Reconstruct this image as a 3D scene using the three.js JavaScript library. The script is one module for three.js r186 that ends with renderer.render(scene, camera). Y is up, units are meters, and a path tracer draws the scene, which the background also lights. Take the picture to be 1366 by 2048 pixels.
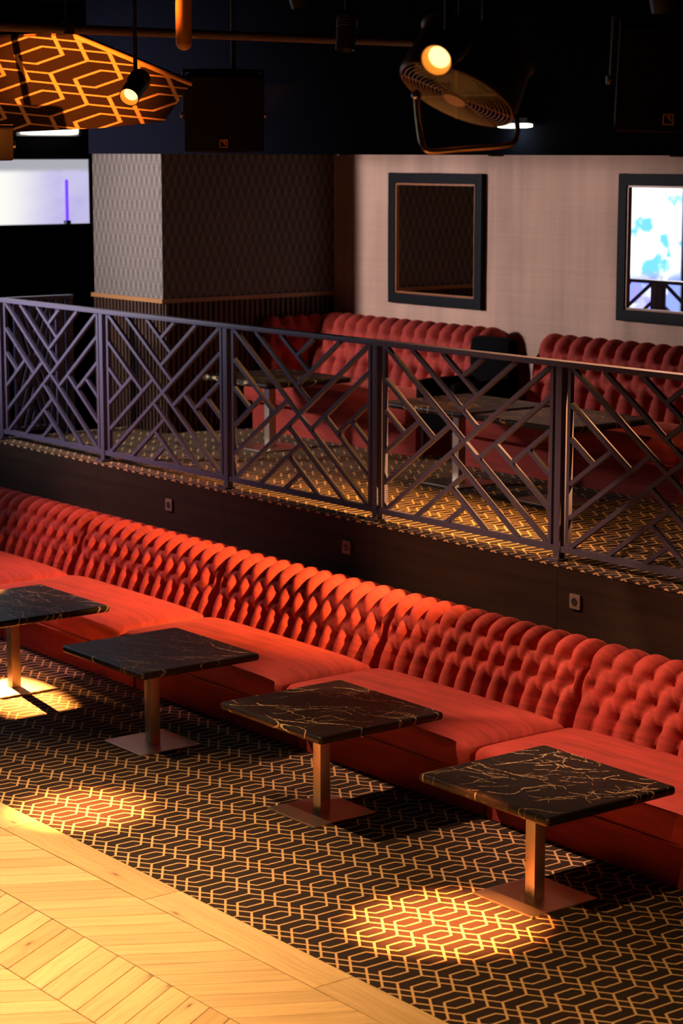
import * as THREE from 'three';
import { mergeGeometries } from 'three/addons/utils/BufferGeometryUtils.js';
import { RectAreaLightUniformsLib } from 'three/addons/lights/RectAreaLightUniformsLib.js';
RectAreaLightUniformsLib.init();

// ---------------------------------------------------------------- camera, sky, exposure
const scene = new THREE.Scene();
scene.background = new THREE.Color(0x000000);
const camera = new THREE.PerspectiveCamera(27.03, 1366 / 2048, 0.1, 80);
camera.position.set(0, 3.4, 0);
camera.lookAt(-7.815, 1.724, -6.01);
camera.focus = 11.0;
camera.userData.fStop = 3.2;
scene.add(camera);
const renderer = new THREE.WebGLRenderer({ antialias: true });
renderer.toneMapping = THREE.LinearToneMapping;
renderer.toneMappingExposure = 1.0;
renderer.shadowMap.enabled = true;
const AMBER = [1, 0.50, 0.16], ORANGE = [1, 0.33, 0.07], COOL = [1, 0.84, 0.80], ROSE = [1, 0.30, 0.16];

// ---------------------------------------------------------------- helpers
function rng(seed) { let s = seed >>> 0; return () => { s = (s + 0x6D2B79F5) | 0; let t = Math.imul(s ^ (s >>> 15), 1 | s); t = (t + Math.imul(t ^ (t >>> 7), 61 | t)) ^ t; return ((t ^ (t >>> 14)) >>> 0) / 4294967296; }; }
const lerp = (a, b, t) => a + (b - a) * t, clamp = (x, a, b) => Math.min(b, Math.max(a, x)), sstep = (a, b, x) => { const t = clamp((x - a) / (b - a), 0, 1); return t * t * (3 - 2 * t); };
function hash(x, y, s) { let h = Math.imul(x, 374761393) + Math.imul(y, 668265263) + Math.imul(s, 2147483647 ^ 0x5bd1e995); h = Math.imul(h ^ (h >>> 13), 1274126177); return ((h ^ (h >>> 16)) >>> 0) / 4294967296; }
function vnoise(x, y, px, py, s) {             // value noise that repeats after px, py cells
  const x0 = Math.floor(x), y0 = Math.floor(y), fx = x - x0, fy = y - y0, u = fx * fx * (3 - 2 * fx), v = fy * fy * (3 - 2 * fy);
  const m = (a, p) => ((a % p) + p) % p, g = (i, j) => hash(m(i, px), m(j, py), s);
  return lerp(lerp(g(x0, y0), g(x0 + 1, y0), u), lerp(g(x0, y0 + 1), g(x0 + 1, y0 + 1), u), v);
}
function fbm(u, v, cx, cy, oct, s) { let a = 0, w = 0.5, t = 0; for (let o = 0; o < oct; o++) { a += w * vnoise(u * cx, v * cy, cx, cy, s + o * 17); t += w; w *= 0.5; cx *= 2; cy *= 2; } return a / t; }
const toS = (c) => Math.round(255 * clamp(c <= 0.0031308 ? c * 12.92 : 1.055 * Math.pow(c, 1 / 2.4) - 0.055, 0, 1));
function dataTex(w, h, fn, srgb = true) {      // fn(u, v) gives linear colour
  const d = new Uint8Array(w * h * 4);
  for (let j = 0; j < h; j++) for (let i = 0; i < w; i++) {
    const c = fn((i + 0.5) / w, (j + 0.5) / h, i, j), k = 4 * (j * w + i);
    for (let n = 0; n < 3; n++) d[k + n] = srgb ? toS(c[n]) : Math.round(255 * clamp(c[n], 0, 1));
    d[k + 3] = 255;
  }
  const t = new THREE.DataTexture(d, w, h); t.wrapS = t.wrapT = THREE.RepeatWrapping; t.magFilter = THREE.LinearFilter; t.minFilter = THREE.LinearMipmapLinearFilter; t.generateMipmaps = true;
  if (srgb) t.colorSpace = THREE.SRGBColorSpace;
  t.needsUpdate = true; return t;
}
const lin = (r, g, b) => new THREE.Color().setRGB(r, g, b);
const std = (r, g, b, rough, o = {}) => new THREE.MeshStandardMaterial({ color: lin(r, g, b), roughness: rough, ...o });
const taken = {};
function numbered(n) { if (!(n in taken)) { taken[n] = 0; return n; } taken[n]++; return n + '_' + String(taken[n]).padStart(3, '0'); }
function mesh(name, geo, mat, parent, pos, rot) {
  const m = new THREE.Mesh(geo, mat); m.name = parent ? name : numbered(name); m.castShadow = m.receiveShadow = true;
  if (pos) m.position.set(...pos); if (rot) m.rotation.set(...rot);
  (parent || scene).add(m); return m;
}
function tag(o, label, category, group) { o.userData.label = label; o.userData.category = category; if (group) o.userData.group = group; return o; }
function thing(name, label, category, pos = [0, 0, 0], turn = 0, group) {
  const g = new THREE.Group(); g.name = numbered(name); g.position.set(...pos); g.rotation.y = turn; scene.add(g); return tag(g, label, category, group);
}
function structure(name, pos = [0, 0, 0]) { const g = new THREE.Group(); g.name = name; g.position.set(...pos); g.userData.kind = 'structure'; scene.add(g); return g; }
function struct(o) { o.userData.kind = 'structure'; return o; }
function dup(root, label, pos) { const r = root.clone(); r.userData = { ...root.userData, label }; r.name = numbered(root.name.replace(/_\d{3}$/, '')); r.position.set(...pos); scene.add(r); return r; }
const box = (w, h, d) => new THREE.BoxGeometry(w, h, d);
function boxAt(x0, x1, y0, y1, z0, z1) { const g = box(x1 - x0, y1 - y0, z1 - z0); g.translate((x0 + x1) / 2, (y0 + y1) / 2, (z0 + z1) / 2); return g; }
function uvPlan(g, s, ox = 0, oz = 0) {        // uv from x and z in metres, and from height on upright faces
  const p = g.attributes.position, n = g.attributes.normal, uv = g.attributes.uv;
  for (let i = 0; i < p.count; i++) {
    const x = p.getX(i), y = p.getY(i), z = p.getZ(i);
    if (Math.abs(n.getY(i)) > 0.5) uv.setXY(i, (x - ox) / s, (z - oz) / s);
    else if (Math.abs(n.getZ(i)) > 0.5) uv.setXY(i, (x - ox) / s, y / s);
    else uv.setXY(i, z / s, y / s);
  }
  return g;
}
function roundBox(w, h, d, r, nx = 8, ny = 4, nz = 8, fn) {
  const g = new THREE.BoxGeometry(w, h, d, nx, ny, nz), p = g.attributes.position, a = new THREE.Vector3(), b = new THREE.Vector3();
  for (let i = 0; i < p.count; i++) {
    a.fromBufferAttribute(p, i);
    b.set(clamp(a.x, -w / 2 + r, w / 2 - r), clamp(a.y, -h / 2 + r, h / 2 - r), clamp(a.z, -d / 2 + r, d / 2 - r));
    a.sub(b); if (a.lengthSq() > 0) a.setLength(r); a.add(b);
    if (fn) fn(a);
    p.setXYZ(i, a.x, a.y, a.z);
  }
  g.computeVertexNormals(); return g;
}
function tube(points, r, seg = 24, rad = 8, closed = false, tension = 0.5) { return new THREE.TubeGeometry(new THREE.CatmullRomCurve3(points.map((p) => new THREE.Vector3(...p)), closed, 'catmullrom', tension), seg, r, rad, closed); }
function rod(a, b, r, seg = 8) {
  const A = new THREE.Vector3(...a), B = new THREE.Vector3(...b), g = new THREE.CylinderGeometry(r, r, A.distanceTo(B), seg);
  g.applyQuaternion(new THREE.Quaternion().setFromUnitVectors(new THREE.Vector3(0, 1, 0), B.clone().sub(A).normalize()));
  g.translate((A.x + B.x) / 2, (A.y + B.y) / 2, (A.z + B.z) / 2); return g;
}
function plate(w, d, h, r, ch) {               // a flat slab with rounded corners and eased edges, its top at y = h
  const s = new THREE.Shape(), x = w / 2 - ch, y = d / 2 - ch, q = Math.max(0.001, r - ch);
  s.moveTo(-x + q, -y); s.lineTo(x - q, -y); s.absarc(x - q, -y + q, q, -Math.PI / 2, 0); s.lineTo(x, y - q); s.absarc(x - q, y - q, q, 0, Math.PI / 2);
  s.lineTo(-x + q, y); s.absarc(-x + q, y - q, q, Math.PI / 2, Math.PI); s.lineTo(-x, -y + q); s.absarc(-x + q, -y + q, q, Math.PI, 1.5 * Math.PI);
  const g = new THREE.ExtrudeGeometry(s, { depth: h - 2 * ch, bevelEnabled: true, bevelThickness: ch, bevelSize: ch, bevelSegments: 4, curveSegments: 6 });
  g.rotateX(-Math.PI / 2); g.translate(0, ch, 0); return g;
}

// ---------------------------------------------------------------- textures and materials
const CELL = 0.2090, CARPET_UV = 4 * CELL, CX = -7.052, CZ = -5.722;
const SEG = (() => {                             // the woven line pattern of one square repeat
  const P = [[0, 0, 141, 97], [141, 20, 282, 117], [0, 0, 0, -92], [73, 117, 73, 209], [141, 97, 141, 229], [141, 97, 283, 0], [0, 117, 141, 20]].map((s) => s.map((v) => v / 209));
  const out = []; for (const s of P) for (let i = -2; i <= 2; i++) for (let j = -2; j <= 2; j++) out.push([s[0] + i, s[1] + j, s[2] + i, s[3] + j]);
  return out.filter((s) => Math.min(s[0], s[2]) < 1.1 && Math.max(s[0], s[2]) > -0.1 && Math.min(s[1], s[3]) < 1.1 && Math.max(s[1], s[3]) > -0.1);
})();
const N0 = 256, cellDist = new Float32Array(N0 * N0);
for (let j = 0; j < N0; j++) for (let i = 0; i < N0; i++) {
  const x = (i + 0.5) / N0, y = (j + 0.5) / N0; let m = 9;
  for (const [ax, ay, bx, by] of SEG) { const dx = bx - ax, dy = by - ay, t = clamp(((x - ax) * dx + (y - ay) * dy) / (dx * dx + dy * dy), 0, 1); m = Math.min(m, Math.hypot(x - ax - t * dx, y - ay - t * dy)); }
  cellDist[j * N0 + i] = m * 209;
}
const carpetTex = dataTex(1024, 1024, (u, v, i, j) => {
  const n = hash(i, j, 5), b = fbm(u, v, 16, 16, 4, 3), d = cellDist[(j % N0) * N0 + (i % N0)] + (n - 0.5) * 2.2;
  const line = 1 - sstep(4.7, 6.3, d), k = (0.62 + 0.5 * n) * (0.75 + 0.5 * b);
  const base = [0.016 * k, 0.0045 * k, 0.0018 * k], l = [0.64 * (0.72 + 0.36 * n), 0.40 * (0.72 + 0.36 * n), 0.19 * (0.7 + 0.36 * n)];
  return [0, 1, 2].map((c) => lerp(base[c], l[c], line));
});
const pileTex = dataTex(512, 512, (u, v, i, j) => { const k = 0.4 * hash(i, j, 9) + 0.6 * fbm(u, v, 90, 90, 2, 4); return [k, k, k]; }, false);
const carpetMat = new THREE.MeshStandardMaterial({ map: carpetTex, roughness: 1, bumpMap: pileTex, bumpScale: 0.002 });
const oakTex = dataTex(1024, 1024, (u, v, i, j) => {
  const warp = fbm(u, v, 3, 8, 3, 21), g1 = fbm(u, (v + 0.05 * warp) % 1, 4, 90, 4, 22), g2 = fbm(u, v, 2, 12, 3, 23), f = hash(i >> 3, j, 24);
  const ring = 0.5 + 0.5 * Math.sin(6.2832 * (v * 22 + 5 * warp)), k = 0.72 + 0.34 * g1 + 0.20 * (g2 - 0.5) + 0.06 * (f - 0.5) + 0.06 * (ring - 0.5);
  let r = 0.66 * k, g = 0.455 * k * (0.98 + 0.05 * g2), b = 0.235 * k * (0.95 + 0.1 * g1);
  for (const [kx, ky, s] of [[0.21, 0.33, 0.012], [0.66, 0.78, 0.009], [0.83, 0.12, 0.010]]) {
    const d = Math.hypot((u - kx) * 0.5, v - ky) / s, w = Math.exp(-d * d) * 0.85 + 0.25 * Math.exp(-d * d * 0.1); r *= 1 - 0.7 * w; g *= 1 - 0.78 * w; b *= 1 - 0.8 * w;
  }
  return [r, g, b];
});
const oakMats = [1, 0.93, 1.06, 0.88].map((k, i) => new THREE.MeshStandardMaterial({ map: oakTex, color: lin(k, k * (i === 3 ? 0.96 : 1), k * (i === 3 ? 0.9 : 1)), roughness: 0.52, bumpMap: oakTex, bumpScale: 0.0006 }));
const velvetTex = dataTex(1024, 1024, (u, v, i, j) => {
  const m = fbm(u, v, 5, 5, 4, 31), st = fbm((u + 0.35 * v + 1) % 1, v, 6, 60, 3, 32), n = hash(i, j, 33), k = 0.62 + 0.5 * m + 0.62 * (st - 0.5) + 0.18 * (n - 0.5);
  return [k, k * 0.98, k];
});
const velvetMat = new THREE.MeshPhysicalMaterial({ color: lin(0.40, 0.038, 0.026), map: velvetTex, roughness: 0.85, sheen: 1, sheenColor: lin(0.95, 0.24, 0.14), sheenRoughness: 0.45, bumpMap: velvetTex, bumpScale: 0.0015 });
const steelMat = new THREE.MeshStandardMaterial({ color: lin(0.78, 0.66, 0.52), metalness: 1, roughness: 0.34, bumpMap: dataTex(256, 256, (u, v, i, j) => { const k = 0.5 * hash(0, j, 41) + 0.3 * hash(i >> 5, j, 42); return [k, k, k]; }, false), bumpScale: 0.0003 });
const railMat = std(0.070, 0.062, 0.115, 0.40);
const blackMat = std(0.012, 0.012, 0.013, 0.5), blackSatin = std(0.02, 0.02, 0.022, 0.32), chromeDark = new THREE.MeshStandardMaterial({ color: lin(0.45, 0.42, 0.38), metalness: 1, roughness: 0.3 });
const fabricBlack = new THREE.MeshPhysicalMaterial({ color: lin(0.004, 0.004, 0.005), roughness: 1, specularIntensity: 0.1 }), frameMat = new THREE.MeshPhysicalMaterial({ color: lin(0.006, 0.007, 0.011), roughness: 0.6, specularIntensity: 0.2 });
function marble(seed) {
  const S = 1024, c = document.createElement('canvas'); c.width = c.height = S; const x = c.getContext('2d'), R = rng(seed);
  x.fillStyle = 'rgb(30,23,19)'; x.fillRect(0, 0, S, S);
  for (let i = 0; i < 260; i++) { const r = 20 + 90 * R(), px = R() * S, py = R() * S, g = x.createRadialGradient(px, py, 0, px, py, r), d = R() < 0.5; g.addColorStop(0, d ? 'rgba(66,50,38,0.16)' : 'rgba(10,8,8,0.22)'); g.addColorStop(1, 'rgba(30,23,19,0)'); x.fillStyle = g; x.fillRect(px - r, py - r, 2 * r, 2 * r); }
  const walk = (px, py, a, n, w, al, wob) => {
    const a0 = a; let prev = [px, py];
    for (let i = 0; i < n; i++) {
      a += (R() - 0.5) * wob; a += (a0 - a) * 0.12; const st = 5 + 12 * R(); px += Math.cos(a) * st; py += Math.sin(a) * st;
      const q = 0.55 + 0.45 * R();
      if (R() > 0.1) { x.strokeStyle = `rgba(236,205,150,${(al * q).toFixed(3)})`; x.lineWidth = w * (0.4 + R()); x.lineCap = 'round'; x.beginPath(); x.moveTo(...prev); x.lineTo(px, py); x.stroke(); }
      if (R() < 0.045 && n > 12 && w > 1.2) walk(px, py, a + (R() < 0.5 ? 1 : -1) * (0.5 + 0.7 * R()), Math.floor(n * 0.35), w * 0.6, al * 0.8, wob);
      prev = [px, py];
    }
  };
  const main = 0.55 + 0.5 * (R() - 0.5);
  for (let i = 0; i < 34; i++) walk(R() * S, R() * S, main + (R() - 0.5) * 0.7 + (R() < 0.5 ? Math.PI : 0), 14 + Math.floor(34 * R()), 4.6 + 6.0 * R() * R(), 1.0, 0.9);
  for (let i = 0; i < 16; i++) walk(R() * S, R() * S, main + Math.PI / 2 + (R() - 0.5) * 1.2, 8 + Math.floor(16 * R()), 2.4 + 3.2 * R(), 0.95, 1.2);
  for (let i = 0; i < 60; i++) walk(R() * S, R() * S, 6.28 * R(), 3 + Math.floor(8 * R()), 1.6, 0.6, 1.0);
  const t = new THREE.CanvasTexture(c); t.colorSpace = THREE.SRGBColorSpace; t.wrapS = t.wrapT = THREE.RepeatWrapping;
  return new THREE.MeshPhysicalMaterial({ map: t, roughness: 0.4, specularIntensity: 0.7 });
}
const fasciaTex = dataTex(512, 512, (u, v, i, j) => { const g = fbm(u, v, 3, 40, 4, 51), k = 0.6 + 0.8 * g; return [0.020 * k, 0.0105 * k, 0.0065 * k]; });
const fasciaMat = new THREE.MeshPhysicalMaterial({ map: fasciaTex, roughness: 0.75, specularIntensity: 0.25 });
const plasterTex = dataTex(1024, 512, (u, v, i, j) => {
  const m = fbm(u, v, 6, 3, 5, 61), w = 0.5 * hash(i >> 1, 0, 62) + 0.5 * hash(0, j >> 1, 63), st = fbm(u, v, 22, 2, 3, 64), k = 0.60 + 0.56 * m + 0.10 * (w - 0.5) + 0.42 * (st - 0.5);
  return [0.56 * k, 0.375 * k, 0.305 * k];
});
const plasterMat = new THREE.MeshStandardMaterial({ map: plasterTex, roughness: 0.95 });
const paperMat = (() => {                        // wallpaper with rows of pointed leaves
  const S = 512, c = document.createElement('canvas'); c.width = c.height = S; const x = c.getContext('2d'), R = rng(7);
  x.fillStyle = 'rgb(74,68,66)'; x.fillRect(0, 0, S, S);
  const cw = S / 4, ch = S / 4;
  for (let r = -1; r < 9; r++) for (let k = -1; k < 6; k++) {
    const px = k * cw + (r & 1 ? cw / 2 : 0), py = r * ch / 2;
    for (let s = 0; s < 4; s++) {
      const q = 1 - s * 0.24; x.strokeStyle = s === 0 ? 'rgb(140,132,126)' : 'rgb(100,93,88)'; x.lineWidth = s === 0 ? 6 : 4;
      x.beginPath(); x.moveTo(px - cw * 0.5 * q, py + ch * 0.5); x.bezierCurveTo(px - cw * 0.5 * q, py, px - cw * 0.15 * q, py - ch * 0.3 * q, px, py - ch * 0.5 * q + ch * 0.1 * (1 - q)); x.bezierCurveTo(px + cw * 0.15 * q, py - ch * 0.3 * q, px + cw * 0.5 * q, py, px + cw * 0.5 * q, py + ch * 0.5); x.stroke();
    }
  }
  for (let i = 0; i < 5000; i++) { x.fillStyle = R() < 0.5 ? 'rgba(0,0,0,0.06)' : 'rgba(255,255,255,0.05)'; x.fillRect(R() * S, R() * S, 3, 3); }
  const t = new THREE.CanvasTexture(c); t.colorSpace = THREE.SRGBColorSpace; t.wrapS = t.wrapT = THREE.RepeatWrapping;
  return new THREE.MeshStandardMaterial({ map: t, roughness: 0.7 });
})();
const matte = (r, g, b) => new THREE.MeshPhysicalMaterial({ color: lin(r, g, b), roughness: 1, specularIntensity: 0.08 });
const darkWood = std(0.045, 0.022, 0.014, 0.45), dadoMat = std(0.30, 0.15, 0.06, 0.35);
const wallDark = matte(0.008, 0.006, 0.007), ceilMat = matte(0.008, 0.007, 0.008), navyMat = matte(0.0028, 0.0035, 0.009);

// ---------------------------------------------------------------- room shell
const UP = 1.14, EDGE = -8.0, BACK = -11.0, CEIL = 4.75, XL = -18, XR = 3, ZF = 3, SOFFIT = 3.37, PX = -14.41, PZ = -9.28, PX0 = -15.46;
const floor = structure('floor');
mesh('subfloor', boxAt(XL, XR, -0.2, -0.018, BACK, ZF), std(0.05, 0.03, 0.02, 1), floor);
mesh('carpet', uvPlan(boxAt(XL, XR, -0.018, 0, EDGE, -5.185), CARPET_UV, CX, CZ), carpetMat, floor);
{ // oak boards: one long border along the carpet, then chevron rows
  const top = 0.002, bot = -0.018, ch = 0.0012;
  function board(pts, dir, off) {               // pts in plan, counter-clockwise seen from above
    const n = pts.length, cx = pts.reduce((a, p) => a + p[0], 0) / n, cz = pts.reduce((a, p) => a + p[1], 0) / n, pos = [], uv = [], idx = [];
    const put = (x, y, z) => { pos.push(x, y, z); const a = x * dir[0] + z * dir[1], b = -x * dir[1] + z * dir[0]; uv.push(a / 1.3 + off[0], b / 0.75 + off[1]); return pos.length / 3 - 1; };
    const shrink = (p, d) => { const l = Math.hypot(p[0] - cx, p[1] - cz); return [p[0] - (p[0] - cx) / l * d, p[1] - (p[1] - cz) / l * d]; };
    const T = pts.map((p) => { const q = shrink(p, 0.003); return put(q[0], top, q[1]); });
    for (let i = 1; i < n - 1; i++) idx.push(T[0], T[i + 1], T[i]);
    for (let i = 0; i < n; i++) {
      const a = pts[i], b = pts[(i + 1) % n], a1 = shrink(a, 0.003), b1 = shrink(b, 0.003);
      const A = put(a1[0], top, a1[1]), B = put(b1[0], top, b1[1]), C = put(b[0], top - ch, b[1]), D = put(a[0], top - ch, a[1]), E = put(b[0], bot, b[1]), F = put(a[0], bot, a[1]);
      idx.push(A, B, C, A, C, D, D, C, E, D, E, F);
    }
    const g = new THREE.BufferGeometry(); g.setAttribute('position', new THREE.Float32BufferAttribute(pos, 3)); g.setAttribute('uv', new THREE.Float32BufferAttribute(uv, 2)); g.setIndex(idx); const h = g.toNonIndexed(); h.computeVertexNormals(); return h;
  }
  const R = rng(11), G = 0.0024, W = 0.14, B = 0.449, Z0 = -4.975, slant = 0.262;
  for (let k = 0; k < 7; k++) {                  // border boards
    const x0 = -13.23 + 1.315 * k, x1 = x0 + 1.315;
    mesh('border_plank', board([[x0 + G, -5.18], [x0 + G, Z0 - G], [x1 - G, Z0 - G], [x1 - G, -5.18]], [1, 0], [R(), R()]), oakMats[k % 4], floor);
  }
  const V = [0, 1].map((d) => [0, 1, 2, 3, 4, 5].map(() => { const s = (d ? 1 : -1) * slant; return board([[G, G - B / 2], [s + G, B / 2 - G], [s + W - G, B / 2 - G], [W - G, G - B / 2]].map(([x, z]) => [x, z]), [s / Math.hypot(s, B), B / Math.hypot(s, B)], [R(), R()]); }));
  const rest = [[], [], [], []];
  for (let r = 0; r < 16; r++) for (let i = 0; i < 130; i++) {
    const d = r % 2, x = -16.02 + i * W - (d ? slant : 0) + 0.012, z = Z0 + B * (r + 0.5), g = V[d][Math.floor(R() * 6)], m = Math.floor(R() * 4);
    if (r < 5 && x > -11.2 && x < -3.4) mesh('plank', g, oakMats[m], floor, [x, 0, z]);
    else { const q = g.clone(); q.translate(x, 0, z); rest[m].push(q); }
  }
  rest.forEach((l, m) => { const o = mesh('plank_field', mergeGeometries(l), oakMats[m], floor); o.userData.kind = 'stuff'; });
}
const upper = structure('floor_001');
mesh('platform', boxAt(-14.96, XR, 0, UP - 0.012, BACK, EDGE - 0.022), std(0.03, 0.02, 0.018, 0.9), upper);
mesh('carpet', uvPlan(boxAt(-14.98, XR, UP - 0.012, UP, BACK, EDGE + 0.004), CARPET_UV, CX + 0.03, CZ + 0.07), carpetMat, upper);
const riser = structure('wall_riser');
for (let k = 0; k < 11; k++) for (let r = 0; r < 2; r++) {
  const x0 = -14.96 + k * 1.63, x1 = Math.min(x0 + 1.627, XR), g = uvPlan(boxAt(x0, x1, r ? 0.62 : 0, r ? UP - 0.013 : 0.617, EDGE - 0.022, EDGE), 1.2, k * 0.37 + r * 0.5);
  mesh('panel', g, fasciaMat, riser);
}
const wallBack = structure('wall_back');
mesh('plaster', uvPlan(boxAt(-14.6, XR, 0, CEIL, BACK - 0.2, BACK), 3.2), plasterMat, wallBack);
struct(mesh('wall_passage', boxAt(XL, -14.6, 0, CEIL, BACK - 0.4, BACK - 0.2), wallDark));
struct(mesh('wall_right', boxAt(XR, XR + 0.2, -0.2, CEIL, BACK, ZF), wallDark));
struct(mesh('wall_rear', boxAt(XL, XR, -0.2, CEIL, ZF, ZF + 0.2), wallDark));
struct(mesh('ceiling', boxAt(XL, XR, CEIL, CEIL + 0.2, BACK - 0.2, ZF), ceilMat));
struct(mesh('ceiling_001', boxAt(PX, XR, SOFFIT, CEIL, BACK, -8.62), navyMat));
const wallLeft = structure('wall_left');
mesh('lower_wall', boxAt(XL - 0.2, XL, -0.2, 2.69, BACK - 0.2, ZF), wallDark, wallLeft);
mesh('upper_wall', boxAt(XL - 0.2, XL, 3.31, CEIL, BACK - 0.2, ZF), wallDark, wallLeft);
mesh('pier', boxAt(XL - 0.2, XL, 2.69, 3.31, BACK - 0.2, -10.82), wallDark, wallLeft);
mesh('pier', boxAt(XL - 0.2, XL, 2.69, 3.31, -8.6, ZF), wallDark, wallLeft);
const pillar = structure('wall_pillar');
mesh('core', boxAt(PX0 + 0.01, PX - 0.01, 0, CEIL, BACK - 0.2, PZ - 0.01), wallDark, pillar);
{ const g = uvPlan(boxAt(PX0, PX, 2.22, 3.70, PZ - 0.012, PZ), 0.30), u = g.attributes.uv; for (let i = 0; i < u.count; i++) u.setY(i, u.getY(i) * 0.4); mesh('wallpaper', g, paperMat, pillar); }
{ const g = uvPlan(boxAt(PX - 0.012, PX, 2.22, 3.70, BACK, PZ - 0.012), 0.30), u = g.attributes.uv; for (let i = 0; i < u.count; i++) u.setY(i, u.getY(i) * 0.4); mesh('wallpaper', g, paperMat, pillar); }
mesh('dado_rail', boxAt(PX0 - 0.02, PX + 0.025, 2.19, 2.222, PZ - 0.01, PZ + 0.025), dadoMat, pillar);
mesh('dado_rail', boxAt(PX - 0.01, PX + 0.025, 2.19, 2.222, BACK, PZ - 0.01), dadoMat, pillar);
mesh('wainscot_backing', boxAt(PX0, PX, UP, 2.19, PZ - 0.012, PZ), darkWood, pillar);
mesh('wainscot_backing', boxAt(PX - 0.012, PX, UP, 2.19, BACK, PZ - 0.012), darkWood, pillar);
{
  const g = roundBox(0.036, 2.19 - UP, 0.024, 0.010, 3, 1, 3);
  for (let k = 0; k < 20; k++) mesh('slat', g, darkWood, pillar, [PX0 + 0.03 + k * 0.052, (UP + 2.19) / 2, PZ + 0.008]);
  for (let k = 0; k < 33; k++) mesh('slat', g, darkWood, pillar, [PX + 0.008, (UP + 2.19) / 2, PZ - 0.03 - k * 0.052], [0, Math.PI / 2, 0]);
}
struct(mesh('trim_1', boxAt(PX + 0.03, XR, UP, UP + 0.10, BACK, BACK + 0.02), blackSatin));

// ---------------------------------------------------------------- bar window far left
{
  const w = structure('window_1');
  const glow = dataTex(256, 128, (u, v) => {
    const a = fbm(u, v, 5, 3, 4, 71), p = sstep(0.55, 0.86, u) * (0.6 + 0.5 * a), t = sstep(0.80, 0.9, v + 0.05 * a);
    return [lerp(lerp(1, 0.50, p), 0.42, t), lerp(lerp(0.98, 0.46, p), 0.42, t), lerp(lerp(0.92, 0.80, p), 0.46, t)];
  });
  mesh('pane', boxAt(XL - 0.12, XL - 0.10, 2.69, 3.31, -10.82, -8.6), new THREE.MeshStandardMaterial({ color: 0x111111, roughness: 0.3, emissive: 0xffffff, emissiveMap: glow, emissiveIntensity: 1.0 }), w);
  mesh('sill', boxAt(XL - 0.1, XL + 0.03, 2.66, 2.70, -10.86, -8.56), blackSatin, w);
  mesh('frame', boxAt(XL - 0.1, XL + 0.02, 2.70, 3.31, -10.86, -10.82), blackSatin, w);
  mesh('head', boxAt(XL - 0.1, XL + 0.02, 3.31, 3.35, -10.86, -8.56), blackSatin, w);
  const l = new THREE.RectAreaLight(lin(0.9, 0.9, 1), 1.0, 2.2, 0.6); l.position.set(XL - 0.07, 3.0, -9.7); l.lookAt(0, 3.0, -9.7); l.castShadow = true; scene.add(l);
  const b = thing('neon_tube', 'thin upright blue neon tube glowing in the bar window', 'lamp', [XL - 0.06, 2.70, -10.55]);
  mesh('tube', new THREE.CapsuleGeometry(0.016, 0.38, 4, 10), new THREE.MeshStandardMaterial({ color: 0x050510, emissive: lin(0.10, 0.03, 1), emissiveIntensity: 2.2 }), b, [0, 0.215, 0]);
  mesh('holder', box(0.05, 0.03, 0.05), blackSatin, b, [0, 0.015, 0]);
  const s = thing('strip_light', 'bright white strip light on dark wall above the bar window', 'lamp', [XL + 0.02, 3.53, -10.3]);
  const strip = new THREE.MeshStandardMaterial({ color: 0xffffff, emissive: lin(1, 0.95, 0.82), emissiveIntensity: 2.0 });
  mesh('diffuser', roundBox(0.06, 0.12, 0.62, 0.025, 4, 4, 6), strip, s, [0.05, 0.07, 0]);
  mesh('housing', box(0.03, 0.16, 0.68), std(0.3, 0.3, 0.3, 0.5), s, [0, 0.08, 0]);
  mesh('bracket', box(0.05, 0.05, 0.03), blackSatin, s, [0.01, 0.03, 0.36]); mesh('bracket', box(0.05, 0.05, 0.03), blackSatin, s, [0.01, 0.03, -0.36]);
  const sl = new THREE.RectAreaLight(lin(1, 0.95, 0.82), 1.5, 0.6, 0.1); sl.position.set(XL + 0.13, 3.60, -10.3); sl.lookAt(0, 3.60, -10.3); scene.add(sl);
}

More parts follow.
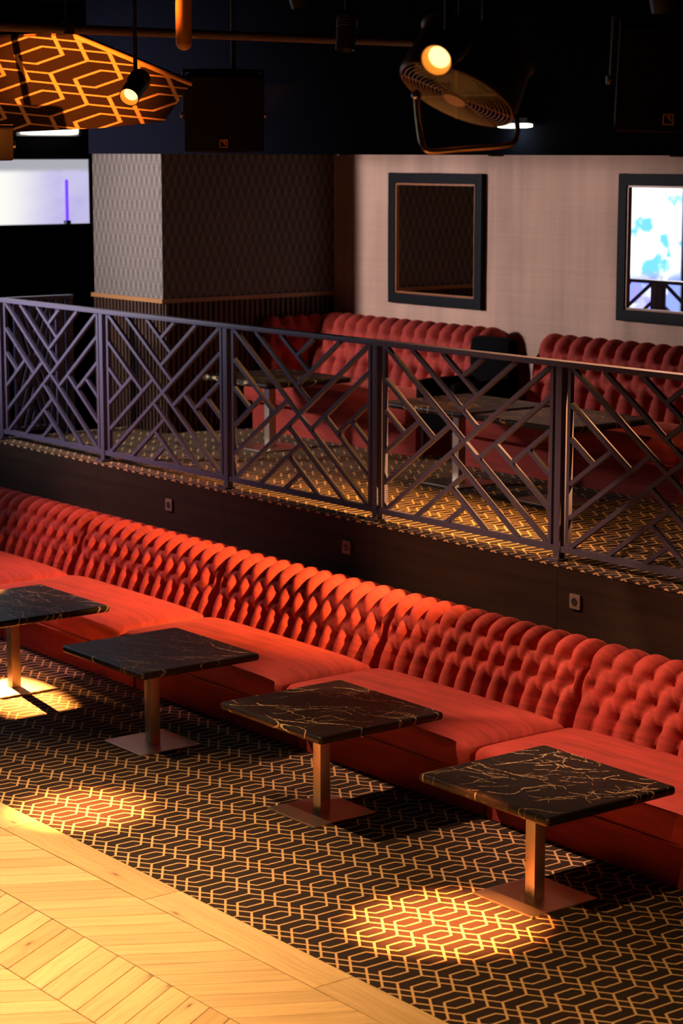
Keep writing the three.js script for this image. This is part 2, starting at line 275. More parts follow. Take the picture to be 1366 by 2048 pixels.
// ---------------------------------------------------------------- button-tufted sofas
function tufted(W, cols, rows, S, prof, D, endR, step = 12, nt = 66) {
  const curve = new THREE.CatmullRomCurve3(prof.map(([z, y]) => new THREE.Vector3(0, y, z)), false, 'centripetal'), L = curve.getLength(), w = W / cols;
  const nu = cols * step, pos = [], uv = [], idx = [], zc = (prof[0][0] + prof[prof.length - 1][0]) / 2 - 0.08, pts = [], nor = [];
  for (let j = 0; j <= nt; j++) { const t = j / nt, p = curve.getPointAt(t), d = curve.getTangentAt(t); pts.push(p); nor.push([d.y, -d.z]); }
  const top = S[S.length - 1];
  function height(x, s) {
    const xi = x / w + (cols % 2 ? 0.5 : 0);
    let g, k = 0, fade = 0;
    if (s <= S[0]) g = Math.pow(Math.abs(Math.sin(Math.PI * xi)), 0.6);
    else if (s >= top) { g = Math.pow(Math.abs(Math.sin(Math.PI * (xi - (((S.length - 1) % 2) * 0.5)))), 0.6); g = lerp(g, 1, sstep(top + 0.11, top + 0.28, s)); }
    else {
      while (s > S[k + 1]) k++;
      const q = (s - S[k]) / (S[k + 1] - S[k]), o = (k % 2) * 0.5;
      g = Math.pow(Math.abs(Math.sin(Math.PI * (xi - o - q / 2)) * Math.sin(Math.PI * (xi - o + q / 2))), 0.52); fade = 0.42 * Math.sin(Math.PI * q);
    }
    let pit = 0;
    S.forEach((sr, r) => { const a = xi - (r % 2) * 0.5, dx = (a - Math.round(a)) * w, ds = s - sr; pit += Math.exp(-(dx * dx + ds * ds * 0.7) / 0.0007); });
    return D * (1 - fade) * (g - 0.8) - 0.032 * Math.min(pit, 1);
  }
  for (let i = 0; i <= nu; i++) {
    const x = -W / 2 + W * i / nu, e = clamp(Math.min(x + W / 2, W / 2 - x) / endR, 0, 1), k = Math.sqrt(1 - (1 - e) * (1 - e));
    for (let j = 0; j <= nt; j++) {
      const s = L * j / nt, h = height(x, s) * (j / nt < 0.8 ? 1 : 0) * (0.35 + 0.65 * k), p = pts[j], n = nor[j];
      const z = p.z + n[0] * h, y = p.y + n[1] * h;
      pos.push(x, Math.max(lerp(y - 0.035, y, k), 0), lerp(lerp(zc, z, 0.45), z, k)); uv.push(x * 0.9, s * 0.9);
    }
  }
  for (let i = 0; i < nu; i++) for (let j = 0; j < nt; j++) { const a = i * (nt + 1) + j, b = a + nt + 1; idx.push(a, b, a + 1, b, b + 1, a + 1); }
  for (const i of [0, nu]) { const c = pos.length / 3; pos.push(i ? W / 2 : -W / 2, 0.5, zc); uv.push(0, 0); for (let j = 0; j < nt; j++) { const a = i * (nt + 1) + j; if (i) idx.push(a, c, a + 1); else idx.push(a, a + 1, c); } }
  const g = new THREE.BufferGeometry(); g.setAttribute('position', new THREE.Float32BufferAttribute(pos, 3)); g.setAttribute('uv', new THREE.Float32BufferAttribute(uv, 2)); g.setIndex(idx); g.computeVertexNormals();
  const spots = [];
  S.forEach((sr, r) => { for (let c = 0; c <= cols; c++) { const a = c - Math.floor(cols / 2) + (r % 2) * 0.5, x = a * w - (cols % 2 ? 0.5 * w : 0); if (Math.abs(x) > W / 2 - 0.06) continue; const t = sr / L, p = curve.getPointAt(t), d = curve.getTangentAt(t), h = -0.8 * D - 0.022; spots.push([x, p.y - d.z * h, p.z + d.y * h]); } });
  return { g, spots };
}
const PROF = [[-0.655, 0.30], [-0.685, 0.42], [-0.73, 0.56], [-0.775, 0.68], [-0.825, 0.765], [-0.90, 0.805], [-0.98, 0.795], [-1.04, 0.74], [-1.062, 0.60], [-1.065, 0.22]];
const buttonGeo = new THREE.SphereGeometry(0.0125, 10, 6); buttonGeo.scale(1, 1, 0.6);
function makeSofa(name, label, W, cols, pos, turn, group, H = 1, step = 12) {
  const o = thing(name, label, 'sofa', pos, turn, group);
  mesh('base', roundBox(W - 0.012, 0.27, 0.93, 0.012, 6, 2, 4), velvetMat, o, [0, 0.135, -0.575]);
  const hw = W / 2 - 0.006, sg = roundBox(2 * hw, 0.165, 0.70, 0.05, 44, 8, 22, (p) => {
    const cx = 1 - Math.pow(Math.abs(p.x / hw), 5), cz = 1 - Math.pow(Math.abs(p.z / 0.36), 4);
    if (p.y > 0) p.y += 0.030 * Math.max(cx, 0) * Math.max(cz, 0) - 0.012 * Math.pow(Math.abs(p.x / hw), 8);
    if (p.z > 0.2) p.z += 0.016 * Math.max(cx, 0) * (1 - Math.pow(Math.abs(p.y / 0.1), 2) * 0.5);
  });
  { const p = sg.attributes.position, u = sg.attributes.uv; for (let i = 0; i < p.count; i++) u.setXY(i, p.getX(i) * 0.7, (p.getZ(i) + p.getY(i)) * 0.7); }
  const seat = mesh('seat_cushion', sg, velvetMat, o, [0, 0.325, -0.36]);
  mesh('piping', tube([[-hw + 0.03, -0.066, 0.33], [-hw + 0.06, -0.066, 0.348], [-hw / 2, -0.066, 0.36], [0, -0.066, 0.364], [hw / 2, -0.066, 0.36], [hw - 0.06, -0.066, 0.348], [hw - 0.03, -0.066, 0.33]], 0.006, 40, 6), velvetMat, seat);
  const t = tufted(W - 0.014, cols, 3, [0.205, 0.34, 0.475], PROF, 0.066, 0.05, step);
  if (H !== 1) t.g.scale(1, H, 1);
  const back = mesh('backrest', t.g, velvetMat, o);
  for (const [x, y, z] of t.spots) mesh('button', buttonGeo, velvetMat, back, [x, y * H, z], [-0.35, 0, 0]);
  return o;
}
const SJ = [-6.1, -7.93, -9.57, -11.32, -13.07, -14.82], SG = 'crimson velvet sofas along the raised platform';
['crimson velvet sofa section at the right edge, behind the nearest marble table', 'crimson velvet sofa section second from the right edge, between the two nearest tables', 'crimson velvet sofa section in the middle of the row, behind the second-nearest table', 'crimson velvet sofa section second from the left edge, behind the third table', 'crimson velvet sofa section at the left edge, behind the farthest low table']
  .forEach((l, i) => makeSofa('tufted_sofa', l, SJ[i] - SJ[i + 1], 12, [(SJ[i] + SJ[i + 1]) / 2, 0, -6.92], 0, SG));

// ---------------------------------------------------------------- marble tables
function makeTable(label, pos, seed, group) {
  const o = thing('pedestal_table', label, 'table', pos, 0, group);
  const tg = plate(0.88, 0.80, 0.042, 0.022, 0.017), p = tg.attributes.position, u = tg.attributes.uv;
  for (let i = 0; i < p.count; i++) u.setXY(i, (p.getX(i) + 0.45 + 0.3 * (p.getY(i) - 0.042)) / 0.9, (p.getZ(i) + 0.45 + 0.5 * (p.getY(i) - 0.042)) / 0.9);
  mesh('table_top', tg, marble(seed), o, [0, 0.512, -0.06]);
  mesh('column', roundBox(0.066, 0.498, 0.066, 0.004, 3, 2, 3), steelMat, o, [0, 0.259, 0]);
  mesh('base_plate', plate(0.41, 0.41, 0.012, 0.006, 0.003), steelMat, o);
  mesh('mounting_plate', box(0.26, 0.006, 0.26), blackSatin, o, [0, 0.509, 0]);
  return o;
}
const TG = 'marble tables along the lower sofas';
[['black marble square table with steel pedestal, nearest to the right edge', -6.90], ['black marble square table with steel pedestal, second-nearest, right of the middle', -8.53], ['black marble square table with steel pedestal, third from the right, its base plate silvery', -10.16], ['black marble square table with steel pedestal, cut by the left edge, its base brightly lit', -11.80]]
  .forEach(([l, x], i) => makeTable(l, [x, 0, -6.43], 101 + i * 7, TG));

// ---------------------------------------------------------------- railing on the platform edge
{
  const o = thing('railing', 'dark metal railing of geometric lattice panels along the platform edge', 'railing', [0, UP, -8.1]);
  const X = [-14.92, -13.385, -11.785, -10.165, -8.535, -6.90], T = 1.115, B0 = 0.075;
  const post = roundBox(0.05, T - 0.03, 0.055, 0.004, 3, 1, 3);
  for (const x of X) { const p = mesh('post', post, railMat, o, [x, (T - 0.03) / 2, 0]); mesh('foot', box(0.10, 0.012, 0.12), railMat, p, [0, -(T - 0.03) / 2 + 0.006, 0]); for (const [a, b] of [[-0.036, 0.045], [0.036, 0.045]]) mesh('bolt', new THREE.CylinderGeometry(0.009, 0.009, 0.014, 6), chromeDark, p, [a, -(T - 0.03) / 2 + 0.018, b]); }
  mesh('handrail', roundBox(X[5] - X[0] + 0.06, 0.034, 0.074, 0.005, 4, 2, 2), railMat, o, [(X[5] + X[0]) / 2, T - 0.015, 0]);
  mesh('handrail', roundBox(0.07, 0.034, 0.60, 0.005, 2, 2, 4), railMat, o, [X[0], T - 0.015, -0.34]);
  for (const z of [-0.52, -0.61]) mesh('post', post, railMat, o, [X[0], (T - 0.03) / 2, z]);
  const quad = [[[0.17, 1], [0.585, 0.585]], [[0.80, 1], [0.485, 0.685]], [[0.36, 1], [0.58, 0.78]], [[0.61, 1], [0.485, 0.875]]];
  const bars = [[[0, 0], [1, 1]], [[0, 1], [0.5, 0.5]], [[0.5, 0.5], [1, 0]]];
  for (let r = 0; r < 4; r++) for (const b of quad) bars.push(b.map(([u, v]) => { for (let k = 0; k < r; k++) [u, v] = [v, 1 - u]; return [u, v]; }));
  function panel(cx, cz, w, turn) {
    const p = new THREE.Group(); p.name = 'lattice_panel'; p.position.set(cx, 0, cz); p.rotation.y = turn; o.add(p);
    const y0 = B0, y1 = T - 0.033, h = y1 - y0, t = 0.025, d = 0.026;
    mesh('bottom_rail', box(w, 0.034, 0.04), railMat, p, [0, y0 - 0.01, 0]);
    for (const s of [-1, 1]) mesh('stile', box(0.024, h, d), railMat, p, [s * (w / 2 - 0.045), y0 + h / 2, 0]);
    const W = w - 0.114;
    bars.forEach((b, i) => {
      const [x0, v0, x1, v1] = [-W / 2 + b[0][0] * W, y0 + b[0][1] * h, -W / 2 + b[1][0] * W, y0 + b[1][1] * h], l = Math.hypot(x1 - x0, v1 - v0);
      mesh('bar', box(l, t, d - 0.001 * (i % 4)), railMat, p, [(x0 + x1) / 2, (v0 + v1) / 2, 0], [0, 0, Math.atan2(v1 - v0, x1 - x0)]);
    });
  }
  for (let k = 0; k < 5; k++) panel((X[k] + X[k + 1]) / 2, 0, X[k + 1] - X[k] - 0.05, 0);
  panel(X[0], -0.285, 0.42, Math.PI / 2);
}
for (const [x, l] of [[-10.34, 'small white wall socket on the dark riser, above the middle of the sofa row'], [-12.37, 'small wall socket on the dark riser, farthest left of the three'], [-8.29, 'small dark wall socket on the riser, nearest to the right edge']]) {
  const o = thing('wall_socket', l, 'socket', [x, 0.955, EDGE], 0, 'sockets on the riser wall');
  mesh('cover', roundBox(0.085, 0.085, 0.014, 0.006, 4, 4, 2), std(0.16, 0.13, 0.11, 0.35), o, [0, 0, 0.007]);
  mesh('insert', new THREE.CylinderGeometry(0.022, 0.022, 0.008, 16), blackSatin, o, [0, 0, 0.012], [Math.PI / 2, 0, 0]);
  for (const s of [-1, 1]) mesh('pin_hole', new THREE.CylinderGeometry(0.004, 0.004, 0.006, 8), chromeDark, o, [s * 0.010, 0, 0.015], [Math.PI / 2, 0, 0]);
}

// ---------------------------------------------------------------- upper lounge: sofas, tables, chair, mirrors
{
  const G = 'sofas against the back wall of the upper lounge';
  const a = makeSofa('lounge_sofa', 'dark red tufted sofa in the upper lounge corner, under the dark mirror', 2.12, 14, [-13.17, UP, -9.90], 0, G, 1.13, 8);
  const wing = tufted(0.72, 5, 3, [0.205, 0.34, 0.475], [[-0.08, 0.30], [-0.085, 0.45], [-0.09, 0.60], [-0.10, 0.70], [-0.12, 0.77], [-0.15, 0.80], [-0.19, 0.79], [-0.22, 0.74], [-0.228, 0.60], [-0.228, 0.22]], 0.03, 0.05, 8, 50);
  wing.g.scale(1, 1.13, 1); mesh('side_back', wing.g, velvetMat, a, [-0.958, 0, -0.66], [0, Math.PI / 2, 0]);
  makeSofa('lounge_sofa', 'dark red tufted sofa in the upper lounge, under the mirror showing a blue screen', 2.2, 14, [-10.48, UP, -9.90], 0, G, 1.13, 8);
  const c = thing('armchair', 'black upholstered armchair between the two upper lounge sofas', 'chair', [-11.85, UP, -10.25]);
  mesh('backrest', roundBox(0.46, 0.66, 0.14, 0.06, 8, 8, 6), fabricBlack, c, [0, 0.56, -0.3]); mesh('seat', roundBox(0.42, 0.2, 0.56, 0.05, 6, 4, 6), fabricBlack, c, [0, 0.32, 0]);
  for (const s of [-1, 1]) mesh('armrest', roundBox(0.09, 0.36, 0.6, 0.04, 4, 6, 6), fabricBlack, c, [s * 0.19, 0.42, -0.02]);
  for (const s of [-1, 1]) for (const z of [-0.26, 0.24]) mesh('leg', new THREE.CylinderGeometry(0.02, 0.014, 0.23, 10), blackSatin, c, [s * 0.17, 0.115, z]);
  const U = 'marble tables in the upper lounge';
  [['dark marble pedestal table behind the railing, left of the middle', -13.2], ['dark marble pedestal table behind the railing, in the middle of the upper lounge', -10.98], ['dark marble pedestal table behind the railing, farthest right in the upper lounge', -10.02]].forEach(([l, x], i) => makeTable(l, [x, UP, -9.46], 201 + i, U));
  const mirrorMat = new THREE.MeshStandardMaterial({ color: lin(0.86, 0.88, 0.88), metalness: 1, roughness: 0.0 }), bead = std(0.28, 0.09, 0.03, 0.4);
  function mirror(label, x0, x1, y0, y1) {
    const o = thing('wall_mirror', label, 'mirror', [(x0 + x1) / 2, y0, BACK]), w = x1 - x0, h = y1 - y0, f = 0.085;
    mesh('glass', box(w - 2 * f, h - 2 * f, 0.01), mirrorMat, o, [0, h / 2, 0.016]);
    for (const s of [-1, 1]) { mesh('frame_side', roundBox(f, h, 0.05, 0.008, 3, 2, 3), frameMat, o, [s * (w / 2 - f / 2), h / 2, 0.025]); mesh('frame_bar', roundBox(w - 2 * f + 0.01, f, 0.05, 0.008, 2, 3, 3), frameMat, o, [0, h / 2 + s * (h / 2 - f / 2), 0.025]); mesh('bead', box(0.014, h - 2 * f, 0.02), bead, o, [s * (w / 2 - f - 0.006), h / 2, 0.028]); mesh('bead', box(w - 2 * f, 0.014, 0.02), bead, o, [0, h / 2 + s * (h / 2 - f - 0.006), 0.028]); }
    return o;
  }
  mirror('black framed wall mirror showing only darkness, above the left lounge sofa', -13.625, -12.475, 2.17, 3.22);
  mirror('black framed wall mirror reflecting a bright blue and white screen, at right edge', -11.0, -9.85, 2.185, 3.235);
}

// ---------------------------------------------------------------- LED screen beyond the left edge (seen in the mirror)
{
  const o = thing('video_screen', 'large video screen of white and blue clouds, mirrored in the right wall mirror', 'screen', [-16.5, 0, -5.74]);
  const tex = dataTex(512, 512, (u, v) => {
    const a = fbm(u, v, 9, 11, 5, 81), b = fbm(u, v, 8, 12, 4, 82), low = 1 - sstep(0.21, 0.27, v + 0.04 * (b - 0.5)), q = sstep(0.60, 0.72, a), w = sstep(0.54, 0.64, b);
    let c = [lerp(0.95, 0.0, q), lerp(1, 0.42, q), lerp(0.92, 0.72, q)];
    const d = [lerp(0.10, 0.75, w), lerp(0.16, 0.8, w), lerp(0.85, 1, w)], e = [0.20, 0.10, 0.8];
    const dd = d.map((x, i) => lerp(x, e[i], sstep(0.5, 0.6, a) * 0.7));
    return c.map((x, i) => lerp(x, dd[i], low));
  });
  const g = new THREE.PlaneGeometry(2.32, 2.7); 
  mesh('display', g, new THREE.MeshStandardMaterial({ color: 0x050505, roughness: 0.4, emissive: 0xffffff, emissiveMap: tex, emissiveIntensity: 1.5 }), o, [0.041, 2.75, 0], [0, Math.PI / 2, 0]);
  mesh('cabinet', box(0.08, 2.8, 2.42), blackMat, o, [0, 2.75, 0]);
  for (const z of [-1, 1]) mesh('support', box(0.08, 1.36, 0.08), blackMat, o, [0, 0.68, z]);
  const l = new THREE.RectAreaLight(lin(0.55, 0.65, 1), 0.5, 2.32, 2.7); l.position.set(-16.44, 2.75, -5.74); l.lookAt(0, 2.75, -5.74); l.castShadow = true; scene.add(l);
}

// ---------------------------------------------------------------- lamps
function spot(pos, target, color, cd, angle, pen, size = 1) {
  const s = new THREE.SpotLight(lin(...color), cd, 0, angle * Math.PI / 180, pen, 2); s.position.set(...pos); s.target.position.set(...target); s.castShadow = true; s.shadow.radius = size; s.shadow.mapSize.set(2048, 2048); s.shadow.bias = -0.0005; scene.add(s); scene.add(s.target); return s;
}
const canGeo = (() => { const p = [[0, -0.20], [0.030, -0.20], [0.049, -0.185], [0.052, -0.17], [0.052, 0.0], [0.0485, 0.0], [0.046, -0.035], [0.0, -0.036]].map(([x, y]) => new THREE.Vector2(x, y)); const g = new THREE.LatheGeometry(p, 32); g.rotateX(Math.PI / 2); return g; })();
const reflGeo = (() => { const g = new THREE.LatheGeometry([[0.0475, -0.001], [0.034, -0.030]].map(([x, y]) => new THREE.Vector2(x, y)), 32); g.rotateX(Math.PI / 2); return g; })();
const finGeo = (() => { const g = new THREE.TorusGeometry(0.0535, 0.003, 6, 32); return g; })();
const offLens = std(0.02, 0.02, 0.02, 0.15);
function trackSpot(label, pos, target, o) {       // a cylinder spot hanging from a rod; pos is the front rim of the can
  const t = thing('track_spotlight', label, 'spotlight', pos, 0, 'cylinder spotlights under the ceiling');
  const P = new THREE.Vector3(...pos), T = new THREE.Vector3(...target), can = mesh('housing', canGeo, blackMat, t); can.lookAt(0, 0, 0);
  const d = T.clone().sub(P).normalize(); can.quaternion.setFromUnitVectors(new THREE.Vector3(0, 0, 1), d);
  for (let k = 0; k < 4; k++) mesh('cooling_fin', finGeo, blackSatin, can, [0, 0, -0.12 - k * 0.014]);
  const glow = o && new THREE.MeshStandardMaterial({ color: 0xffffff, emissive: lin(...(o.glow || [1, 0.62, 0.22])), emissiveIntensity: o.lens || 2.6 });
  mesh('lens', new THREE.CircleGeometry(0.035, 28), glow || offLens, can, [0, 0, -0.028]);
  mesh('reflector', reflGeo, o ? new THREE.MeshStandardMaterial({ color: lin(0.9, 0.35, 0.05), roughness: 0.5, side: THREE.DoubleSide, emissive: lin(1, 0.30, 0.02), emissiveIntensity: 0.55 }) : blackSatin, can);
  const b = d.clone().multiplyScalar(-0.10);
  mesh('stem', rod([b.x, b.y, b.z], [b.x, CEIL - pos[1], b.z], 0.011), blackMat, t);
  mesh('canopy', new THREE.CylinderGeometry(0.045, 0.05, 0.03, 20), blackMat, t, [b.x, CEIL - pos[1] - 0.015, b.z]);
  if (o) { const f = P.clone().addScaledVector(d, 0.012); spot([f.x, f.y, f.z], target, o.color, o.cd, o.angle, o.pen, o.size); }
  return t;
}
trackSpot('lit amber cylinder spotlight in front of the hanging fan', [-5.165, 3.673, -4.342], [-1.6, 0.2, 2.6], { color: AMBER, cd: 40, angle: 30, pen: 1 });
trackSpot('small lit amber cylinder spotlight at upper left, below the added ghost panel', [-9.203, 3.658, -5.743], [-6.2, 0, -1.2], { color: AMBER, cd: 60, angle: 34, pen: 1 });
trackSpot('unlit dark cylinder spotlight cut by the top edge, left of the middle', [-6.588, 3.937, -4.894], [-6.3, 0, -6.2]);
trackSpot('unlit dark cylinder spotlight behind the fan, just left of it', [-8.902, 3.909, -6.869], [-8.5, 0, -6.2]);
trackSpot('unlit dark cylinder spotlight cut by the upper right corner', [-5.037, 3.854, -5.225], [-5.2, 0, -6.4]);
// spots out of the frame that make the pools of light
trackSpot('amber spotlight above the frame, making the light pool by the nearest table', [-7.1, 4.35, -4.4], [-6.9, 0, -5.88], { color: [1, 0.29, 0.07], cd: 1900, angle: 6.2, pen: 1 });
trackSpot('amber spotlight above the frame, making the light pool at the oak border', [-8.9, 4.35, -5.0], [-9.32, 0, -5.45], { color: [1, 0.29, 0.07], cd: 1700, angle: 5.8, pen: 1 });
trackSpot('amber spotlight above the frame, lighting the base of the leftmost table', [-16.2, 2.35, -7.15], [-11.55, 0, -6.34], { color: ORANGE, cd: 4600, angle: 3.3, pen: 1 });
trackSpot('amber spotlight above the frame, washing the oak floor', [-9.1, 4.4, -4.2], [-8.7, 0, -4.3], { color: [1, 0.58, 0.26], cd: 175, angle: 33, pen: 1 });
trackSpot('amber spotlight above the frame, washing the nearer oak floor', [-5.6, 4.4, -3.0], [-5.8, 0, -4.2], { color: [1, 0.56, 0.2], cd: 85, angle: 33, pen: 1 });
trackSpot('amber spotlight above the frame, washing the sofas right of the middle', [-11.5, 4.35, -5.5], [-8.6, 0.6, -7.6], { color: [1, 0.52, 0.30], cd: 108, angle: 20, pen: 0.8 });
trackSpot('rosy spotlight above the frame, washing the left sofas', [-15.2, 4.35, -5.7], [-12.6, 0.6, -7.6], { color: [1, 0.40, 0.36], cd: 85, angle: 19, pen: 0.8 });
trackSpot('amber spotlight above the frame, washing the rightmost sofa', [-9.2, 4.35, -5.5], [-7.1, 0.5, -7.4], { color: [1, 0.52, 0.30], cd: 125, angle: 17, pen: 0.8 });
trackSpot('amber spotlight right of the frame, washing along the railing', [-5.0, 4.35, -8.36], [-10.0, 1.2, -8.1], { color: [1, 0.45, 0.12], cd: 800, angle: 11, pen: 1 });
trackSpot('added amber spotlight left of the frame, aimed at the ghost panel', [-8.2, 3.15, -3.6], [-10.45, 3.84, -6.2], { color: [1, 0.24, 0.03], cd: 190, angle: 9, pen: 0.6 });  // unseen lamp, added to make the ghost reflection board glow orange
trackSpot('added amber spotlight left of the frame, aimed at the ghost tube', [-8.8, 3.6, -3.6], [-7.7, 4.15, -5.08], { color: [1, 0.24, 0.03], cd: 70, angle: 8, pen: 0.6 });  // another unseen lamp, added only to light the ghost column tube
// added lamp, unseen: stands in for the screen's light on railing, pillar and wall
{
  const o = thing('added_wash_light', 'added cool wash lamp standing in for the light of the video screen, left of the frame', 'spotlight', [-15.4, 3.35, -5.5]);
  const b = mesh('housing', roundBox(0.22, 0.22, 0.5, 0.03, 4, 4, 6), blackMat, o); mesh('lens', new THREE.CircleGeometry(0.1, 24), new THREE.MeshStandardMaterial({ color: 0xffffff, emissive: lin(...COOL), emissiveIntensity: 3 }), o, [0.112, 0, 0], [0, Math.PI / 2, 0]);
  mesh('hanger', rod([0, 0.1, 0], [0, CEIL - 3.35, 0], 0.015), blackMat, o);
  spot([-15.26, 3.35, -5.5], [-13.5, 2.4, -10.6], COOL, 125, 38, 0.9, 13);
}
// recessed lamps in the lounge soffit
[[-12.0, 'farthest left'], [-10.4, 'in the middle'], [-8.8, 'farthest right']].forEach(([x, w], i) => {
  const o = thing('recessed_downlight', 'small recessed amber downlight in the lounge ceiling, ' + w, 'downlight', [x, SOFFIT, -9.25], 0, 'downlights in the lounge ceiling');
  mesh('ring', new THREE.TorusGeometry(0.045, 0.008, 6, 24), blackSatin, o, [0, -0.004, 0], [Math.PI / 2, 0, 0]);
  mesh('lens', new THREE.CylinderGeometry(0.04, 0.04, 0.006, 20), new THREE.MeshStandardMaterial({ color: 0xffffff, emissive: lin(...ORANGE), emissiveIntensity: 2 }), o, [0, -0.003, 0]);
  spot([x, SOFFIT - 0.02, -9.25], [x, 0, -9.05], [ROSE, ROSE, ORANGE][i].map((v, k) => [1, 0.42, 0.12][k]), 3.2, 50, 1, 2);
});

// ---------------------------------------------------------------- hanging equipment
{
  const p = thing('lighting_pipe', 'dark horizontal lighting pipe across the upper left', 'pipe', [-9.55, 4.0, -3.0]);
  mesh('pipe', rod([0, 0, 0], [0, 0, -5.5], 0.024, 12), std(0.10, 0.07, 0.055, 0.5), p);
  for (const z of [-0.4, -2.6, -5.2]) { mesh('hanger', rod([0, 0, z], [0, CEIL - 4.0, z], 0.008), blackMat, p); mesh('clamp', box(0.06, 0.07, 0.05), blackMat, p, [0, 0.01, z]); }
}
function speaker(label, pos, w, h, d, look, mark) {
  const o = thing('loudspeaker', label, 'speaker', pos, 0, 'black hanging loudspeakers');
  const s = new THREE.Shape(); s.moveTo(-w / 2, 0); s.quadraticCurveTo(0, 0.12 * w, w / 2, 0); s.lineTo(w * 0.33, -d); s.lineTo(-w * 0.33, -d); s.closePath();
  const g = new THREE.ExtrudeGeometry(s, { depth: h - 0.024, bevelEnabled: true, bevelThickness: 0.012, bevelSize: 0.012, bevelSegments: 3, curveSegments: 16 }); g.rotateX(Math.PI / 2); g.translate(0, h / 2 - 0.012, 0);
  const body = mesh('cabinet', g, new THREE.MeshPhysicalMaterial({ color: lin(0.004, 0.0035, 0.0035), roughness: 0.6, specularIntensity: 0.3 }), o); body.lookAt(0, 0, 0);
  const m = new THREE.Matrix4().lookAt(new THREE.Vector3(...look), new THREE.Vector3(...pos), new THREE.Vector3(0, 1, 0)); body.quaternion.setFromRotationMatrix(m);
  // maker's badge: a small outlined square with a folded corner mark
  const z = 0.06 * w + 0.021, b = 0.020, bm = std(0.75, 0.30, 0.10, 0.4), bx = -0.02 * w, by = -h / 2 + 0.055;
  const parts = [[0, b, 2 * b, 0.005], [0, -b, 2 * b + 0.005, 0.005], [-b, 0, 0.005, 2 * b], [b, 0, 0.005, 2 * b]].map(([x, y, ww, hh]) => { const q = box(ww, hh, 0.004); q.translate(x, y, 0); return q; });
  const a = box(0.005, 0.024, 0.004); a.translate(0.006, 0.006, 0); parts.push(a); const a2 = box(0.005, 0.03, 0.004); a2.rotateZ(0.8); a2.translate(0.002, 0.004, 0); parts.push(a2);
  const bd = mesh('badge', mergeGeometries(parts), bm, body, [bx, by, z]); bd.userData.label = 'small outlined square badge';
  for (const s2 of [-1, 1]) { mesh('bracket_arm', box(0.012, h * 0.62, 0.035), blackSatin, body, [s2 * (w / 2 + 0.014), h * 0.22, -d * 0.35]); mesh('bracket_knob', new THREE.CylinderGeometry(0.018, 0.018, 0.02, 12), chromeDark, body, [s2 * (w / 2 + 0.022), -h * 0.05, -d * 0.35], [0, 0, Math.PI / 2]); }
  mesh('bracket_bar', box(w + 0.04, 0.012, 0.035), blackSatin, body, [0, h * 0.53, -d * 0.35]);
  mesh('hanger', rod([-0.05, h * 0.5, -0.1], [-0.05, CEIL - pos[1], -0.1], 0.016), blackMat, o);
  return o;
}
speaker('black hanging loudspeaker with curved grille, left of the middle, in front of pillar', [-10.08, 3.60, -6.92], 0.42, 0.43, 0.32, [-2, 2.2, -2.2]);
speaker('large black hanging loudspeaker at the right edge', [-6.05, 3.68, -6.30], 0.40, 0.42, 0.32, [0.5, 2.4, -2.2]);
speaker('dark loudspeaker cut by the left edge, beside the bar window', [-9.99, 3.43, -5.31], 0.34, 0.17, 0.25, [-2, 3.0, -1.5]);
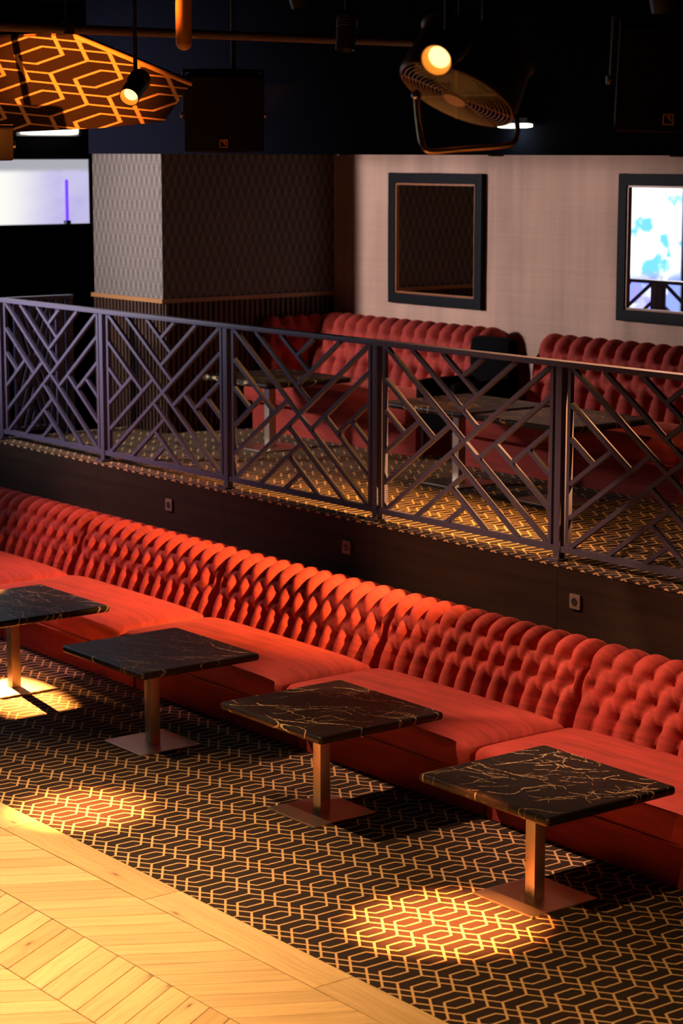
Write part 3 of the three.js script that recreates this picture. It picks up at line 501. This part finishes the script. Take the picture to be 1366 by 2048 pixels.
{ // drum fan on a U-shaped stand, hung upside down
  const C = [-5.652, 3.603, -4.854], o = thing('drum_fan', 'black drum fan with wire guard and U-shaped bracket hanging at upper right', 'fan', C);
  const n = new THREE.Vector3(0.0, -0.86, 0.50).normalize(), drum = mesh('drum', (() => { const g = new THREE.LatheGeometry([[0.205, 0.02], [0.212, 0.02], [0.216, 0], [0.212, -0.03], [0.20, -0.16], [0.212, -0.17], [0.205, -0.175], [0.196, -0.16], [0.206, -0.02], [0.205, 0.02]].map(([x, y]) => new THREE.Vector2(x, y)), 48); g.rotateX(Math.PI / 2); return g; })(), new THREE.MeshStandardMaterial({ color: lin(0.10, 0.07, 0.035), metalness: 0.7, roughness: 0.38 }), o);
  drum.quaternion.setFromUnitVectors(new THREE.Vector3(0, 0, 1), n);
  for (let k = 0; k < 13; k++) mesh('guard_ring', new THREE.TorusGeometry(0.035 + 0.0142 * k, 0.0016, 5, 48), chromeDark, drum, [0, 0, 0.034 - 0.00009 * k * k]);
  for (let k = 0; k < 8; k++) mesh('guard_spoke', box(0.2, 0.0035, 0.0035), chromeDark, drum, [Math.cos(k * Math.PI / 4) * 0.105, Math.sin(k * Math.PI / 4) * 0.105, 0.024], [0, 0, k * Math.PI / 4]);
  mesh('centre_badge', new THREE.CylinderGeometry(0.042, 0.044, 0.012, 28), std(0.42, 0.28, 0.22, 0.5), drum, [0, 0, 0.036], [Math.PI / 2, 0, 0]);
  const motor = mesh('motor', new THREE.CylinderGeometry(0.06, 0.06, 0.12, 20), blackSatin, drum, [0, 0, -0.09], [Math.PI / 2, 0, 0]);
  for (let k = 0; k < 5; k++) { const b = mesh('blade', roundBox(0.13, 0.08, 0.004, 0.002, 6, 4, 1), blackSatin, drum, [Math.cos(k * 1.2566) * 0.12, Math.sin(k * 1.2566) * 0.12, -0.04], [0, 0, k * 1.2566]); b.rotateX(0.5); }
  const Y = [[-5.738, 3.586, -4.737], [-5.728, 3.53, -4.733], [-5.712, 3.45, -4.733], [-5.702, 3.415, -4.738], [-5.682, 3.395, -4.757], [-5.62, 3.403, -4.84], [-5.54, 3.413, -4.945], [-5.514, 3.425, -4.983], [-5.510, 3.46, -4.998], [-5.522, 3.53, -5.0], [-5.540, 3.62, -5.003], [-5.559, 3.721, -5.008]].map((p) => p.map((v, i) => v - C[i]));
  mesh('bracket', tube(Y, 0.0095, 90, 10), new THREE.MeshStandardMaterial({ color: lin(0.72, 0.52, 0.34), metalness: 1, roughness: 0.28 }), o);
  for (const p of [Y[0], Y[Y.length - 1]]) mesh('pivot_knob', new THREE.SphereGeometry(0.018, 12, 10), chromeDark, o, p);
  mesh('hanger', rod([0.02, 0.05, -0.1], [0.02, CEIL - C[1], -0.1], 0.014), blackMat, o);
}
{ // emergency lamp on the bulkhead
  const o = thing('emergency_light', 'small glowing white emergency lamp on the dark bulkhead', 'lamp', [-9.47, 3.54, -8.62]);
  mesh('diffuser', roundBox(0.25, 0.03, 0.07, 0.012, 6, 4, 4), new THREE.MeshStandardMaterial({ color: 0xffffff, emissive: lin(0.9, 1, 0.75), emissiveIntensity: 2.2 }), o, [0, 0, 0.05]);
  mesh('housing', box(0.27, 0.03, 0.075), blackSatin, o, [0, 0.03, 0.04]);
  const l = new THREE.PointLight(lin(0.85, 1, 0.72), 0.09, 0, 2); l.position.set(-9.47, 3.50, -8.53); l.castShadow = true; scene.add(l);
}
{ // added board imitating a ghost reflection of the lit carpet, top left
  const o = thing('ghost_panel', 'added slanted board imitating a ghost reflection of the carpet hexagon pattern, top left', 'panel', [-10.206, 4.012, -6.034]);
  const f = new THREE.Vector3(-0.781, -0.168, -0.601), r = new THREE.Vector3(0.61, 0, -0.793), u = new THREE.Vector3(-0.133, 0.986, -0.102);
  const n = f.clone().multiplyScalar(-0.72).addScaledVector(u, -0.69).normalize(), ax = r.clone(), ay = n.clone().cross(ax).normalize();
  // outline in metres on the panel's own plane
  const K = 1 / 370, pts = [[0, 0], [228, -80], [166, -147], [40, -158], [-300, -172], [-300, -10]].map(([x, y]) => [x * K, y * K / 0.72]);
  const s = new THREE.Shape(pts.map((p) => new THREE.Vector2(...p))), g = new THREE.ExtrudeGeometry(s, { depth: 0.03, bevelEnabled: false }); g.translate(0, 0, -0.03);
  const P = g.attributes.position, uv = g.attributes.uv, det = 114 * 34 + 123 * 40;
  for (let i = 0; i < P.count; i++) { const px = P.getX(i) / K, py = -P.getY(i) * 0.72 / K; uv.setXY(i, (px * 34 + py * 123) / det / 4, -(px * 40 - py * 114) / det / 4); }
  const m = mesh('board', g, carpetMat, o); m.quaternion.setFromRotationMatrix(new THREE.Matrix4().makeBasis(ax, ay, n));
  mesh('ghost_plate_edge', rod([...pts[0], 0.012], [...pts[1], 0.012], 0.014, 10), std(0.75, 0.42, 0.14, 0.5), m);  // imitates the reflected edge of a table base plate
  for (const p of [[-0.5, -0.3], [0.3, -0.45], [-0.05, -0.12]]) { const q = new THREE.Vector3(p[0], p[1], -0.03).applyQuaternion(m.quaternion); mesh('wire', rod([q.x, q.y, q.z], [q.x, CEIL - 4.012, q.z], 0.003, 6), chromeDark, o); }
}
{  // added tube in place of a table column's ghost reflection
  const o = thing('ghost_tube', 'added orange tube imitating a ghost reflection of a table column, right of the ghost panel', 'pipe', [-7.703, 3.848, -5.084]);
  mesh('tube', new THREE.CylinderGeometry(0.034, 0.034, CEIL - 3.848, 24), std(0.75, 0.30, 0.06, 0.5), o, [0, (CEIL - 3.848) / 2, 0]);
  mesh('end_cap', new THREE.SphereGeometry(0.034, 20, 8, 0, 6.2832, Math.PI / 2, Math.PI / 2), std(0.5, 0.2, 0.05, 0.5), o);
}
renderer.render(scene, camera);
